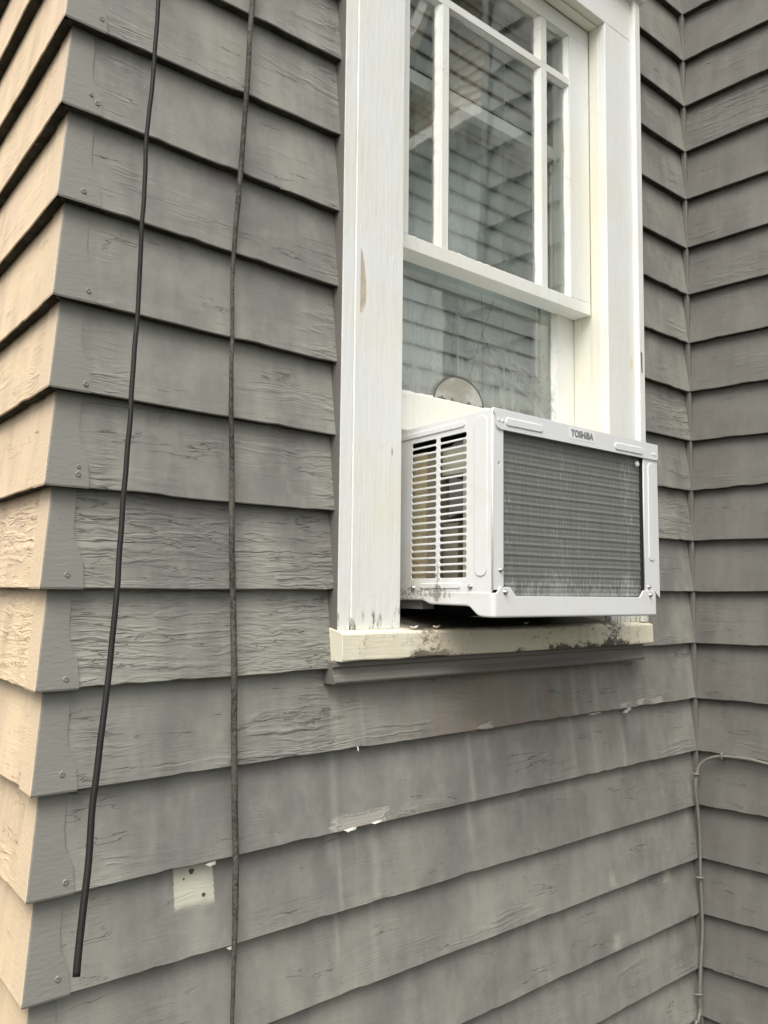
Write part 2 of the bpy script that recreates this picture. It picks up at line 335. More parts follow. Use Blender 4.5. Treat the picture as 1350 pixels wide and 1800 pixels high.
# ------------------------------------------------------------------ mesh helpers
ORG = {}
def empty(name, loc, label=None, cat=None, group=None, parent=None):
    o = bpy.data.objects.new(name, None); COL.objects.link(o); o.empty_display_size = 0.05
    loc = Vector(loc)*S
    ORG[o.name] = loc.copy()
    if parent is not None: o.parent = parent; o.location = loc - ORG[parent.name]
    else: o.location = loc
    if label: o["label"] = label
    if cat: o["category"] = cat
    if group: o["group"] = group
    return o
class MB:
    def __init__(s): s.v = []; s.f = []; s.mi = []; s.uv = {}; s.w = {}; s.smooth = []
    def vert(s, p, uv=None, w=None):
        s.v.append(Vector(p)); i = len(s.v)-1
        if uv is not None: s.uv[i] = uv
        if w is not None: s.w[i] = w
        return i
    def face(s, idx, mi=0, sm=False): s.f.append(tuple(idx)); s.mi.append(mi); s.smooth.append(sm)
    def box(s, x0, x1, y0, y1, z0, z1, mi=0, fm=None):
        b = [s.vert((x, y, z)) for z in (z0, z1) for y in (y0, y1) for x in (x0, x1)]
        Fs = dict(bottom=(0, 2, 3, 1), top=(4, 5, 7, 6), front=(0, 1, 5, 4), back=(2, 6, 7, 3), left=(0, 4, 6, 2), right=(1, 3, 7, 5))
        for k, q in Fs.items(): s.face([b[i] for i in q], (fm or {}).get(k, mi))
        return s
    def grid(s, rows, closed=False, mi=0, sm=True):
        for a, b in zip(rows[:-1], rows[1:]):
            n = len(a)
            for i in range(n if closed else n-1):
                j = (i+1) % n; s.face((a[i], a[j], b[j], b[i]), mi, sm)
    def tube(s, pts, rad, n=8, mi=0, cap=True):
        pts = [Vector(p) for p in pts]; rows = []; up = None
        for i, p in enumerate(pts):
            d = (pts[min(i+1, len(pts)-1)] - pts[max(i-1, 0)]).normalized()
            if up is None:
                up = d.orthogonal().normalized()
            up = (up - d*up.dot(d)).normalized(); sd_ = d.cross(up)
            rd = rad(i/(len(pts)-1)) if callable(rad) else rad
            rows.append([s.vert(p + (up*math.cos(2*math.pi*k/n) + sd_*math.sin(2*math.pi*k/n))*rd) for k in range(n)])
        s.grid(rows, True, mi)
        if cap: s.face(rows[0][::-1], mi); s.face(rows[-1], mi)
        return s
    def prism(s, poly, axis, a, b, mi=0):
        """poly: 2-D outline; axis 'y': (x,z) extruded in y; axis 'x': (y,z) extruded in x"""
        def P(q, t): return (q[0], t, q[1]) if axis == 'y' else ((t, q[0], q[1]) if axis == 'x' else (q[0], q[1], t))
        A = [s.vert(P(q, a)) for q in poly]; B = [s.vert(P(q, b)) for q in poly]
        s.face(A, mi); s.face(B[::-1], mi)
        n = len(poly)
        for i in range(n): s.face((A[i], B[i], B[(i+1) % n], A[(i+1) % n]), mi)
        return s
    def build(s, name, mats, parent=None, bevel=0.0, seg=2, recalc=True, xf=None):
        me = bpy.data.meshes.new(name)
        org = ORG[parent.name] if parent is not None else Vector((0, 0, 0))
        V = [xf(p) for p in s.v] if xf else s.v
        if parent is None:
            lo = Vector((min(p[i] for p in V) for i in range(3))); hi = Vector((max(p[i] for p in V) for i in range(3)))
            org = Vector(((lo.x+hi.x)/2, (lo.y+hi.y)/2, lo.z))*S
        me.from_pydata([p*S - org for p in V], [], s.f)
        if not isinstance(mats, (list, tuple)): mats = [mats]
        for q in mats: me.materials.append(q)
        for i, pl in enumerate(me.polygons): pl.material_index = s.mi[i]; pl.use_smooth = s.smooth[i]
        if recalc:
            bm = bmesh.new(); bm.from_mesh(me); bmesh.ops.recalc_face_normals(bm, faces=bm.faces); bm.to_mesh(me); bm.free()
        if s.uv:
            ul = me.uv_layers.new(name="board")
            for lp in me.loops: ul.data[lp.index].uv = s.uv.get(lp.vertex_index, (0, 0))
        if s.w:
            at = me.attributes.new("wear", 'FLOAT', 'POINT')
            for i in range(len(me.vertices)): at.data[i].value = s.w.get(i, 0.0)
        o = bpy.data.objects.new(name, me); COL.objects.link(o)
        if parent is not None: o.parent = parent
        else: o.location = org
        ORG[o.name] = org.copy()
        if bevel:
            b = o.modifiers.new("bevel", 'BEVEL'); b.width = bevel*S; b.segments = seg; b.limit_method = 'ANGLE'; b.angle_limit = math.radians(40)
        return o
def box(name, mat, parent, x0, x1, y0, y1, z0, z1, bevel=0.0, fm=None, xf=None):
    return MB().box(x0, x1, y0, y1, z0, z1, 0, fm).build(name, mat, parent, bevel, xf=xf)
def tag(o, label=None, cat=None, group=None, kind=None):
    if label: o["label"] = label
    if cat: o["category"] = cat
    if group: o["group"] = group
    if kind: o["kind"] = kind
    return o
def smoothnoise(x, seed): return mnoise.noise(Vector((x, seed*13.71, seed*3.3)))
def rrect(cx, cy, w, h, r, n=5):
    out = []
    for sx, sy, a0 in ((1, 1, 0), (-1, 1, 90), (-1, -1, 180), (1, -1, 270)):
        for i in range(n+1):
            a = math.radians(a0 + 90*i/n); out.append((cx+sx*(w/2-r)+r*math.cos(a), cy+sy*(h/2-r)+r*math.sin(a)))
    return out
def catmull(pts, n=6):
    P = [Vector(p) for p in pts]; out = []
    for i in range(len(P)-1):
        a, b, c, d = P[max(i-1, 0)], P[i], P[i+1], P[min(i+2, len(P)-1)]
        for k in range(n):
            t = k/n
            out.append(0.5*((2*b)+(c-a)*t+(2*a-5*b+4*c-d)*t*t+(3*b-a-3*c+d)*t**3))
    out.append(P[-1]); return out
def plate(name, mat, parent, outline, holes, to3d, ext, bev, xf=None):
    """flat sheet with real holes, from a filled 2-D curve turned into a mesh"""
    cu = bpy.data.curves.new(name, 'CURVE'); cu.dimensions = '2D'; cu.fill_mode = 'BOTH'; cu.extrude = ext; cu.bevel_depth = bev; cu.bevel_resolution = 1
    for poly in [outline]+holes:
        sp = cu.splines.new('POLY'); sp.points.add(len(poly)-1); sp.use_cyclic_u = True
        for q, p in zip(poly, sp.points): p.co = (q[0], q[1], 0, 1)
    return curve_to_part(cu, name, mat, parent, to3d, xf)
def curve_to_part(cu, name, mat, parent, to3d, xf=None):
    tmp = bpy.data.objects.new("tmp", cu); COL.objects.link(tmp)
    dg = bpy.context.evaluated_depsgraph_get(); me = bpy.data.meshes.new_from_object(tmp.evaluated_get(dg))
    bpy.data.objects.remove(tmp); bpy.data.curves.remove(cu)
    org = ORG[parent.name]
    for v in me.vertices:
        p = Vector(to3d(v.co)); p = xf(p) if xf else p
        v.co = p*S - org
    me.name = name; me.materials.clear(); me.materials.append(mat)
    bm = bmesh.new(); bm.from_mesh(me); bmesh.ops.remove_doubles(bm, verts=bm.verts, dist=2e-8); bmesh.ops.recalc_face_normals(bm, faces=bm.faces); bm.to_mesh(me); bm.free()
    o = bpy.data.objects.new(name, me); COL.objects.link(o); o.parent = parent; ORG[o.name] = org.copy()
    return o

# ------------------------------------------------------------------ ground
g = NT("packed_soil"); gp = g.pos()
gm = g.surf(g.mix(g.step(g.noise(gp, 0.4, 5, 0.7), 0.4, 0.6), (0.055, 0.048, 0.038), (0.04, 0.047, 0.026)), 0.9, g.bump(g.noise(gp, 3, 5, 0.7), 0.1, 0.7))
gb = MB(); q = [gb.vert(p) for p in ((-2500, -2500, -12.2), (2500, -2500, -12.2), (2500, 2500, -12.2), (-2500, 2500, -12.2))]; gb.face(q)
tag(gb.build("ground", gm), kind="structure")

# ------------------------------------------------------------------ siding
ZL = {0: -.028, 1: .026, 2: .022, 3: -.021, 4: .025, 5: .024, 6: -.01, 7: -.02, 8: -.02, 9: -.027, 10: .012}
ZC = {-1: .08, 0: .024, 1: -.017, 2: -.039, 3: -.058, 4: -.013, 5: -.005, 6: .004, 7: .006}
ZR = {-4: .008, -3: .004, -2: -.009, -1: -.043, 0: .017, 1: .013, 2: .02, 3: .003}
ZW = {-6: -.03, -5: -.043, -4: -.031, -3: -.003, -2: -.01, -1: -.036, 3: .018, 4: .019, 5: .025, 6: .031, 7: .031, 8: -.026, 9: -.022, 10: -.042, 11: -.035, 12: -.054, 13: -.035, 14: .08}
ZE = {-5: -.005, -4: .01, -3: .054, -2: .006, -1: -.012, 3: -.008, 4: .041, 5: .021, 6: .045, 7: .049, 8: -.01, 9: -.031, 10: -.032, 11: -.035, 12: -.03, 13: -.007}
def lerp_pts(u, pts):
    if u <= pts[0][0]: return pts[0][1]
    for (a, x), (b, y) in zip(pts[:-1], pts[1:]):
        if u <= b: return x + (y-x)*(u-a)/(b-a)
    return pts[-1][1]
def zmain(u, k):
    pts = [(0.0, ZL.get(k, 0))]
    if k in ZC: pts.append((3.7, ZC[k]))
    if k in ZR: pts.append((10.9, ZR[k]))
    pts.append((W, ZW.get(k, 0)))
    return 6-k + lerp_pts(u, pts) + 0.010*smoothnoise(u*0.9, k+40) + 0.004*smoothnoise(u*7, k+80)
def zright(u, k): return 6-k + lerp_pts(u, [(0, ZW.get(k, 0)), (1.5, ZE.get(k, 0)), (4.8, 0)]) + 0.010*smoothnoise(u*0.9, k+140) + 0.004*smoothnoise(u*7, k+180)
def zleft(u, k): return 6-k + ZL.get(k, 0) + 0.012*smoothnoise(u*0.9, k+240) + 0.007*smoothnoise(u*6, k+280)
FR = {'main': (Vector((0, 0, 0)), Vector((1, 0, 0)), Vector((0, -1, 0)), zmain),
      'right': (Vector((W, 0, 0)), Vector((0, -1, 0)), Vector((-1, 0, 0)), zright),
      'left': (Vector((0, 0, 0)), Vector((math.sin(ANG), math.cos(ANG), 0)), Vector((-math.cos(ANG), math.sin(ANG), 0)), zleft)}
def wpt(fr, u, yin, z):
    O, A, N, _ = FR[fr]; return O + A*u - N*yin + Vector((0, 0, z))
VS = (0.02, 0.14, 0.32, 0.5, 0.68, 0.86, 1.04)
def clapboard(fr, k, ua, ub, sa, sb, parent, mat, wear, cut=None, du=0.15):
    """one bevel-siding board, row k; sa/sb skew the ends with the board's taper (mitred corners); cut=(z) trims the top"""
    zf = FR[fr][3]; n = max(2, int((ub-ua)/du)); b = MB(); cols = []
    seed = k*7 + {'main': 0, 'right': 300, 'left': 600}[fr] + int(ua*3)
    for i in range(n+1):
        t = i/n; u = ua + (ub-ua)*t
        zb = zf(u, k); zt = zf(u, k-1); jy = 0.012*smoothnoise(u*0.6, seed) + 0.004*smoothnoise(u*4, seed+5)
        if abs(smoothnoise(u*2.3, seed+9)) > 0.44: zb += 0.012
        w = wear(u, k); col = []
        def P(v, yin, z):
            uu_ = u + (sa*yin*(1-t) + sb*yin*t)
            col.append(b.vert(wpt(fr, uu_, yin, z), (uu_, z), w))
        P(0, D+0.035, zb); P(0, D*0.5, zb-0.001); P(0, 0.012+jy, zb); P(0, jy, zb+0.012)
        for v in VS[1:]:
            z = zb + (zt-zb)*v
            if cut is not None: z = min(z, cut)
            bow = 0.010*smoothnoise(u*0.8+v, seed+20)*math.sin(math.pi*min(1, v))
            P(v, D*v + jy*(1-v) + bow, z)
        P(1, D*1.04+0.03, min(zb + (zt-zb)*1.04, cut if cut is not None else 99))
        cols.append(col)
    for a, c in zip(cols[:-1], cols[1:]):
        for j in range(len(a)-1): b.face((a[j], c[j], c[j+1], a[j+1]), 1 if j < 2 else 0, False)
        b.face((a[-1], c[-1], c[0], a[0]))
    b.face(cols[0][::-1]); b.face(cols[-1])
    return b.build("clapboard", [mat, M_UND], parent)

HEAVY = {6: .72, 7: .66, 5: .42, 4: .2, 8: .35, -1: .3, 3: .15}
def wmain(u, k):
    w = HEAVY.get(k, 0.05)
    if k == 8: w = .2 + .5*max(0, 1-abs(u-3.4)/1.6)
    if k == -1: w = .15 + .8*max(0, 1-abs(u-3.5)/1.0)
    if k in (0, 1) and u < 4: w = .12 + .35*max(0, 1-abs(u-3.3)/1.0)
    if k in (2, 3) and u < 4: w = .1 + .3*max(0, 1-abs(u-3.4)/.8)
    if u > 10.5 and 3 <= k <= 5: w = .55
    elif u > 10.5: w = .12
    if u < 1.2: w += .32*max(0, 1-abs(u-.62)/.38)
    if 3.0 < u < 3.8 and k < 8: w += .25*max(0, 1-(3.74-u)/.55)
    return w
wright = lambda u, k: {-3: .75, 0: .35, 4: .25, 9: .15, 10: .3}.get(k, .12)
wleft = lambda u, k: {1: .4, 5: .2, 4: .45, 6: .75, 7: .55, 9: .3}.get(k, .15)

wall_main = empty("clapboard_wall", (6.4, 0.2, -12), "grey clapboard wall around the window, its boards peeling and stained below the sill", "wall")
wall_right = empty("clapboard_wall", (W+.1, -2.4, -12), "darker grey return wall on the right, meeting the window wall at an inner corner", "wall")
wall_left = empty("clapboard_wall", (0.3, 2, -12), "cream beige clapboard wall at far left, beyond the grey corner caps", "wall")
KT, KB = -9, 17
for k in range(KT, KB+1):
    zb, zt = 6-k, 7-k
    if zt <= -0.9 or zb >= 12.2: clapboard('main', k, 0.02, W, 1, 1, wall_main, M_MAIN, wmain)
    elif k == 7:
        clapboard('main', k, 0.02, 3.75, 1, 0, wall_main, M_MAIN, wmain)
        clapboard('main', k, 10.72, W, 0, 1, wall_main, M_MAIN, wmain)
    else:
        clapboard('main', k, 0.02, 3.75, 1, 0, wall_main, M_MAIN, wmain)
        clapboard('main', k, 10.70, W, 0, 1, wall_main, M_MAIN, wmain)
    clapboard('right', k, 0.0, 4.8, -1, -1, wall_right, M_RIGHT, wright)
    clapboard('left', k, 0.02, 7.5, 1, 0, wall_left, M_BEIGE, wleft)
# sheathing behind the boards, with the window opening
sh = MB()
for x0, x1, z0, z1 in ((0.22, 4.35, -12, 15.6), (10.1, W+.3, -12, 15.6), (4.35, 10.1, -12, -.95), (4.35, 10.1, 10.6, 15.6)): sh.box(x0, x1, D+.04, D+.2, z0, z1)
sh.build("sheathing", M_SHEATH, wall_main)
MB().box(W+D+.04, W+.5, -4.7, 0.1, -12, 15.6).build("sheathing", M_SHEATH, wall_right)
sb_ = MB(); P4 = [wpt('left', u, y, z) for z in (-12, 15.6) for y in (D+.04, D+.3) for u in (.3, 7.5)]
ids = [sb_.vert(p) for p in P4]
for q in ((0, 2, 3, 1), (4, 5, 7, 6), (0, 1, 5, 4), (2, 6, 7, 3), (0, 4, 6, 2), (1, 3, 7, 5)): sb_.face([ids[i] for i in q])
sb_.build("sheathing", M_SHEATH, wall_left)
# the wing's outer corner and its front, seen only as a reflection
box("corner_board", M_APRON, wall_right, W-.03, W+1.0, -5.0, -4.78, -12, 15.6, .01)
box("front_board", M_CAPB, wall_right, W+1.0, W+9, -4.9, -4.7, -12, 15.6)
# inside corner bead
cb = MB()
rows = []
for i in range(140):
    z = -11.9 + 27.4*i/139; j = 0.008*smoothnoise(z*1.7, 5); j2 = 0.006*smoothnoise(z*5, 6)
    rows.append([cb.vert(p) for p in ((W-.004+j, .09, z), (W-.004+j+j2, .012+j, z), (W+.02+j, -.004+j2, z), (W+.09, -.004+j, z), (W+.12, .12, z))])
cb.grid(rows, False, 0, False); cb.build("corner_bead", M_RIGHT if False else M_APRON, wall_right)
# metal corner caps, one per row, with their nail heads
def capw(v):
    pts = [(0, .455), (.12, .452), (.26, .445), (.36, .40), (.46, .365), (.6, .36), (.85, .385), (1.05, .39)]
    return lerp_pts(v, pts)
rn = random.Random(3)
for k in range(KT, KB+1):
    b = MB(); O = 0.012; dw = rn.uniform(-.02, .02); sh_ = rn.uniform(-.04, .04)
    vs_ = [0, .02] + [i/18 for i in range(1, 20)]; L1, L2, C1, RR, RB = [], [], [], [], []
    for v in vs_:
        zc = zmain(0, k) + (zmain(0, k-1)-zmain(0, k))*v - .006*(1-v); y = D*v - O
        if v == 0: y += .008
        x = capw(v+sh_) + dw
        wl = .40 + .02*v
        ds = [0.0, .03, .5, 1.0]
        row = [b.vert(wpt('left', D*v + wl, y+O+.004, zc)), b.vert(wpt('left', D*v + wl, y, zc)),
               b.vert(wpt('left', y + .02, y, zc))]
        c0 = wpt('main', y, y, zc) + Vector((0.004, 0.004, 0))
        row.append(b.vert(c0))
        row += [b.vert(wpt('main', y+.02, y, zc)), b.vert(wpt('main', x, y-.002*math.sin(v*9+k), zc)), b.vert(wpt('main', x+.006, y+O+.006, zc))]
        C1.append(row)
    for a, c in zip(C1[:-1], C1[1:]):
        for j in range(6): b.face((a[j], a[j+1], c[j+1], c[j]), 1 if j < 3 else 0, j in (2, 3))
    # folded-under hem
    hem = [b.vert(b.v[i] + Vector((.05*(1 if j < 3 else 0), .05*(0 if j < 3 else 1), 0.0))) for j, i in enumerate(C1[0])]
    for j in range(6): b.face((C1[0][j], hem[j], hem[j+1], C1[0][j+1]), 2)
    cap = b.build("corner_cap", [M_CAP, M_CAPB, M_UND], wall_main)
    for q in range(rn.choice((1, 1, 2))):
        x, v = rn.uniform(.26, .40)-.04*q, .11 + .11*q + rn.uniform(-.03, .07)
        nb = MB(); z = zmain(0, k)+v; y0 = D*v-O
        r = .030 if q == 0 else .022; ri = [[nb.vert((x+rad*math.cos(a), y0-dep, z+rad*math.sin(a))) for a in [2*math.pi*i/12 for i in range(12)]] for rad, dep in ((r, -.006), (r, .006), (r*.72, .013), (r*.5, .006), (r*.15, .010))]
        nb.grid(ri, True); nb.face(ri[-1]); nb.build("nail", M_CAP, cap)

# loose paint curls along the board edges, holes and nails of the bare patch
def curl(x, z, w, h, out, mat, parent, rot=0.0, y=-.01):
    b = MB(); rows = []
    for i in range(6):
        t = i/5; row = []
        for s_ in (-1, 0, 1):
            px = s_*w/2*(1-.3*t) + .06*w*math.sin(5*t+s_); pz = -h*t*math.cos(t*1.0)
            row.append(b.vert((x + px*math.cos(rot)-pz*math.sin(rot), y-out*math.sin(t*1.5)-.006*s_*s_, z + px*math.sin(rot)+pz*math.cos(rot))))
        rows.append(row)
    b.grid(rows); o = b.build("paint_curl", mat, parent, recalc=False)
    sm = o.modifiers.new("thick", 'SOLIDIFY'); sm.thickness = .004*S; return o
for a in ((4.05, -3.0, .20, .045, .035, M_FLAKE, .06), (4.5, -2.985, .18, .035, .03, M_FLAKE, .08), (4.16, -2.0, .03, .10, .05, M_FLAKE, -.5),
          (10.35, -2.04, .24, .045, .06, M_FLAKEG, .35), (9.4, -2.02, .35, .03, .03, M_FLAKEG, .04), (2.02, -3.03, .12, .035, .05, M_FLAKEG, .12),
          (2.83, 4.98, .12, .03, .05, M_FLAKE, .1), (2.3, -4.0, .08, .03, .04, M_FLAKEG, .1)):
    curl(a[0], a[1], a[2], a[3], a[4], a[5], wall_main, a[6])
for x, z, r in ((1.86, -3.12, .032), (2.0, -3.39, .024), (1.76, -3.18, .012)):
    b = MB(); y = D*(z+4) - .004
    ri = [[b.vert((x+rad*math.cos(a)*(1+.3*math.sin(3*a)), y-dp, z+rad*math.sin(a))) for a in [2*math.pi*i/10 for i in range(10)]] for rad, dp in ((r, 0), (r*.8, .006), (r*.45, .001))]
    b.grid(ri, True); b.face(ri[-1]); b.build("nail", M_WEBD, wall_main)

# ------------------------------------------------------------------ room behind the glass
rb = MB(); rb.box(0.6, 12.9, .5, 30, -11, 15.4)
rm = rb.build("room", M_ROOM); tag(rm, kind="structure")
rm2 = rm.data; bmx = bmesh.new(); bmx.from_mesh(rm2)
fr_ = [fc for fc in bmx.faces if fc.calc_center_median().y < min(v.co.y for v in bmx.verts)+.01]
bmesh.ops.delete(bmx, geom=fr_, context='FACES'); bmesh.ops.reverse_faces(bmx, faces=bmx.faces); bmx.to_mesh(rm2); bmx.free()

# ------------------------------------------------------------------ window
win = empty("window", (7.2, 0.1, -0.9), "old white double-hung window with peeling paint, divided panes in its upper sash", "window")
zb, zt = -.505, 10.28
ml = MB().box(3.948, 4.81, -.10, D+.04, zb, zt+0.0); casL = ml.build("side_casing", M_CASING, win, .012)
casR = MB().box(9.70, 10.546, -.172, D+.04, zb-.003, zt).build("side_casing", M_CASING, win, .012)
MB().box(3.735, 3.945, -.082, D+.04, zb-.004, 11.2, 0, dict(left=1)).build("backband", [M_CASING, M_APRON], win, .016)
# right band with a sloping inner face
MB().prism([(10.549, D+.04), (10.549, -.235), (10.575, -.255), (10.735, -.255), (10.75, -.24), (10.75, D+.04)], 'z', zb-.004, 11.2).build("backband", [M_CASING], win, .008)
hc = MB().box(3.948, 10.546, -.172, D+.04, zt+.006, 11.05); hc.build("head_casing", M_CASING, win, .01)
MB().prism([(-.18, 11.053), (-.33, 11.10), (-.36, 11.16), (-.36, 11.24), (-.10, 11.27), (D, 11.27), (D, 11.053)], 'x', 3.6, 10.8).build("head_cap", M_CASING, win, .01)
gb_ = MB(); cen = [(0, 4.53, .002), (0, 4.46, .03), (0, 4.38, .05), (0, 4.25, .072), (0, 4.1, .088), (0, 3.95, .096), (0, 3.85, .092), (0, 3.77, .072), (0, 3.70, .035), (0, 3.66, .002)]
rows = []
for x, z, w in cen: rows.append([gb_.vert((4.03, -.1045, z)), gb_.vert((4.034 + w*.3, -.101, z)), gb_.vert((4.034+w*.75, -.102, z)), gb_.vert((4.034+w, -.1045, z))])
gb_.grid(rows); gb_.build("wood_gouge", M_WOOD, casL, recalc=False)
MB().prism([(10.60, 4.36), (10.655, 4.34), (10.66, 3.98), (10.63, 3.96), (10.615, 4.05)], 'y', -.2575, -.25).build("wood_gouge", M_APRON, win)
# jambs, stops, head
box("jamb", M_JAMB, win, 4.60, 4.719, -.095, 1.1, -.50, 10.30)
box("jamb", M_JAMB, win, 9.722, 9.85, -.168, 1.1, -.50, 10.30)
box("blind_stop", M_JAMB, win, 9.690, 9.720, -.022, .165, -.50, 10.262, .006)
box("blind_stop", M_JAMB, win, 4.721, 4.751, -.022, .165, -.50, 10.262, .006)
box("parting_bead", M_JAMB, win, 9.700, 9.720, .39, .545, 2.36, 4.93, .005)
box("head_jamb", M_JAMB, win, 4.60, 9.85, -.165, 1.1, 10.282, 10.42)
box("head_stop", M_JAMB, win, 4.753, 9.688, -.02, .165, 10.245, 10.281, .006)
# sill: sloping top, front nose; grey moulded apron below
def loft(profA, xa, profB, xb, n=1, rag=0.0, seed=0):
    b = MB(); rows = []
    for i in range(n+1):
        t = i/n; x = xa+(xb-xa)*t
        rows.append([b.vert((x, p[0]+(q[0]-p[0])*t + rag*smoothnoise(x*3.1+j*5, seed)*(p[0] < 0), p[1]+(q[1]-p[1])*t + rag*smoothnoise(x*2.3+j*9, seed+3)*(p[0] < 0))) for j, (p, q) in enumerate(zip(profA, profB))])
    b.grid(rows, True, 0, False); b.face(rows[0]); b.face(rows[-1][::-1]); return b
sill = loft([(.60, -.36), (-.095, -.509), (-.19, -.536), (-.208, -.558), (-.210, -.872), (-.196, -.893), (.60, -.893)], 3.722,
            [(.60, -.36), (-.17, -.509), (-.288, -.548), (-.308, -.572), (-.308, -.868), (-.292, -.890), (.60, -.890)], 10.80, 60, .010, 4).build("sill", M_SILL, win, .010)
apf = [(-.155, -.900), (-.16, -.962), (-.135, -.975), (-.125, -.990), (-.135, -1.055), (-.165, -1.095), (-.165, -1.107), (-.18, -1.117), (-.19, -1.145), (-.175, -1.175)]
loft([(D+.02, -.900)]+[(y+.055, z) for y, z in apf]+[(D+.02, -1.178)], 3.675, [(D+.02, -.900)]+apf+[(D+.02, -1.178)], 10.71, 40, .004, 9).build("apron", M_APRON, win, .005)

def putty(p, x0, x1, z0, z1, yg, yf, wid, parent, mat, seed):
    """ragged glazing putty round one pane opening: slopes from the bar's face in to the glass"""
    b = MB(); per = [(x0, z0, 0, 1), (x0, z1, 1, 0), (x1, z1, 0, -1), (x1, z0, -1, 0)]
    nrm = [(1, 0), (0, -1), (-1, 0), (0, 1)]
    for si in range(4):
        xa, za = per[si][:2]; xb, zb_ = per[(si+1) % 4][:2]; L = math.hypot(xb-xa, zb_-za); n = max(3, int(L/.06)); rows = []
        nx, nz = nrm[si]
        for i in range(n+1):
            t = i/n; x = xa+(xb-xa)*t; z = za+(zb_-za)*t
            rag = wid*(1 + .35*smoothnoise(t*L*2.2, seed+si) + .25*smoothnoise(t*L*9, seed+si+7))
            if smoothnoise(t*L*1.1, seed+si+3) > .42: rag *= .45
            rag = max(rag, .012)
            rows.append([b.vert((x, yf, z)), b.vert((x+nx*rag*.3, yf+(yg-yf)*.25, z+nz*rag*.3)), b.vert((x+nx*rag, yg, z+nz*rag)), b.vert((x+nx*(rag+.004), yg+.02, z+nz*(rag+.004)))])
        b.grid(rows, False, 0, False)
    return b.build("putty", mat, parent, recalc=True)
def pane(x0, x1, z0, z1, y, parent, mat): return box("pane", mat, parent, x0, x1, y, y+.022, z0, z1)

# upper sash (outer track)
YF, YB, YG = .175, .545, .27
us = MB()
us.box(4.755, 5.165, YF, YB, 5.13, 9.93).box(9.10, 9.686, YF, YB, 5.13, 9.93).box(4.755, 9.686, YF+.001, YB, 9.93, 10.24).box(4.755, 9.686, YF-.002, YB, 4.915, 5.128)
usash = us.build("upper_sash", [M_SASH], win, .008)
zm0, zm1 = 8.995, 9.128
for x0, x1 in ((5.835, 6.04), (8.27, 8.485)):
    MB().prism([(x0, .365), (x0, YF+.05), (x0+.03, YF+.012), (x1-.03, YF+.012), (x1, YF+.05), (x1, .365)], 'z', 5.13, zm0).build("muntin", M_SASH, usash, .004)
    MB().prism([(x0, .365), (x0, YF+.05), (x0+.03, YF+.012), (x1-.03, YF+.012), (x1, YF+.05), (x1, .365)], 'z', zm1, 9.93).build("muntin", M_SASH, usash, .004)
MB().box(5.165, 9.10, YF+.014, .363, zm0+.001, zm1-.001).build("muntin", M_RAIL, usash, .006)
cols_ = ((5.165, 5.835), (6.04, 8.27), (8.485, 9.10))
sd_i = 0
for x0, x1 in cols_:
    for z0, z1 in ((5.13, zm0), (zm1, 9.93)):
        sd_i += 9
        pane(x0, x1, z0, z1, YG, usash, M_GLASS)
        putty(None, x0, x1, z0, z1, YG-.003, YF+.03, .05, usash, M_SASH, sd_i)
# lower sash (inner track), raised onto the air conditioner
LF, LB, LG = .557, .93, .64
ls = MB()
ls.box(4.722, 5.24, LF, LB, 2.36, 7.985).box(9.20, 9.718, LF, LB, 2.36, 7.985).box(5.24, 9.20, LF+.001, LB, 7.76, 7.98).box(5.24, 9.20, LF+.001, LB, 2.362, 2.925)
lsash = ls.build("lower_sash", [M_SASH], win, .008)
pane(5.24, 9.20, 2.925, 7.76, LG, lsash, M_GLASSD)
putty(None, 5.24, 9.20, 2.925, 7.76, LG-.003, LF+.012, .06, lsash, M_SASH, 77)
# accordion side panels beside the air conditioner
for x0, x1, nf in ((4.722, 5.27, 6), (9.17, 9.718, 6)):
    b = MB(); pts = [(x0+(x1-x0)*i/(2*nf), .60 + (.05 if i % 2 else 0)) for i in range(2*nf+1)]
    rows = [[b.vert((x, y, z)) for x, y in pts] for z in (-.40, 2.355)]
    b.grid(rows, False, 0, False); o = b.build("accordion_panel", M_BLIND, win, recalc=False)
    sm = o.modifiers.new("thick", 'SOLIDIFY'); sm.thickness = .01*S

# ------------------------------------------------------------------ venetian blind
bl = empty("window_blind", (7.2, 1.0, 2.4), "pale grey closed venetian blind hanging behind the window glass", "blind")
zz = 2.47; i = 0
while zz < 10.2:
    b = MB(); rows = []
    for t in range(6):
        v = t/5; z = zz + .37*v; y = .965 + .085*v - .02*math.sin(math.pi*v)
        rows.append([b.vert((x, y+.006*smoothnoise(x*.4, i+3), z + .007*smoothnoise(x*.25, i))) for x in [4.80+4.73*q/14 for q in range(15)]])
    b.grid(rows); o = b.build("slat", M_BLIND, bl, recalc=False)
    sm = o.modifiers.new("thick", 'SOLIDIFY'); sm.thickness = .018*S
    zz += .3475; i += 1
for x in (6.0, 7.03, 8.2, 9.1):
    MB().tube([(x + .008*math.sin(z), .925, z) for z in [2.4+7.8*q/12 for q in range(13)]], .008, 6).build("ladder_cord", M_CORD, bl)
# half-round stained disc standing behind the lower glass
db = MB(); n = 20; out = [(6.715+.575*math.cos(math.pi*i/n), 2.90+.47*math.sin(math.pi*i/n)) for i in range(n+1)]
db.prism(out, 'y', .606, .632); tag(db.build("half_round_plate", M_DISC, None, .004), "stained cream half round plate behind the dirty glass, just above the white rail", "plate")
rim = MB().tube([(x, .606, z) for x, z in out], .012, 6)
ro = rim.build("rim", M_WEBD, None); hp = bpy.data.objects["half_round_plate"]
ro.parent = hp; ro.location = ro.location - hp.location

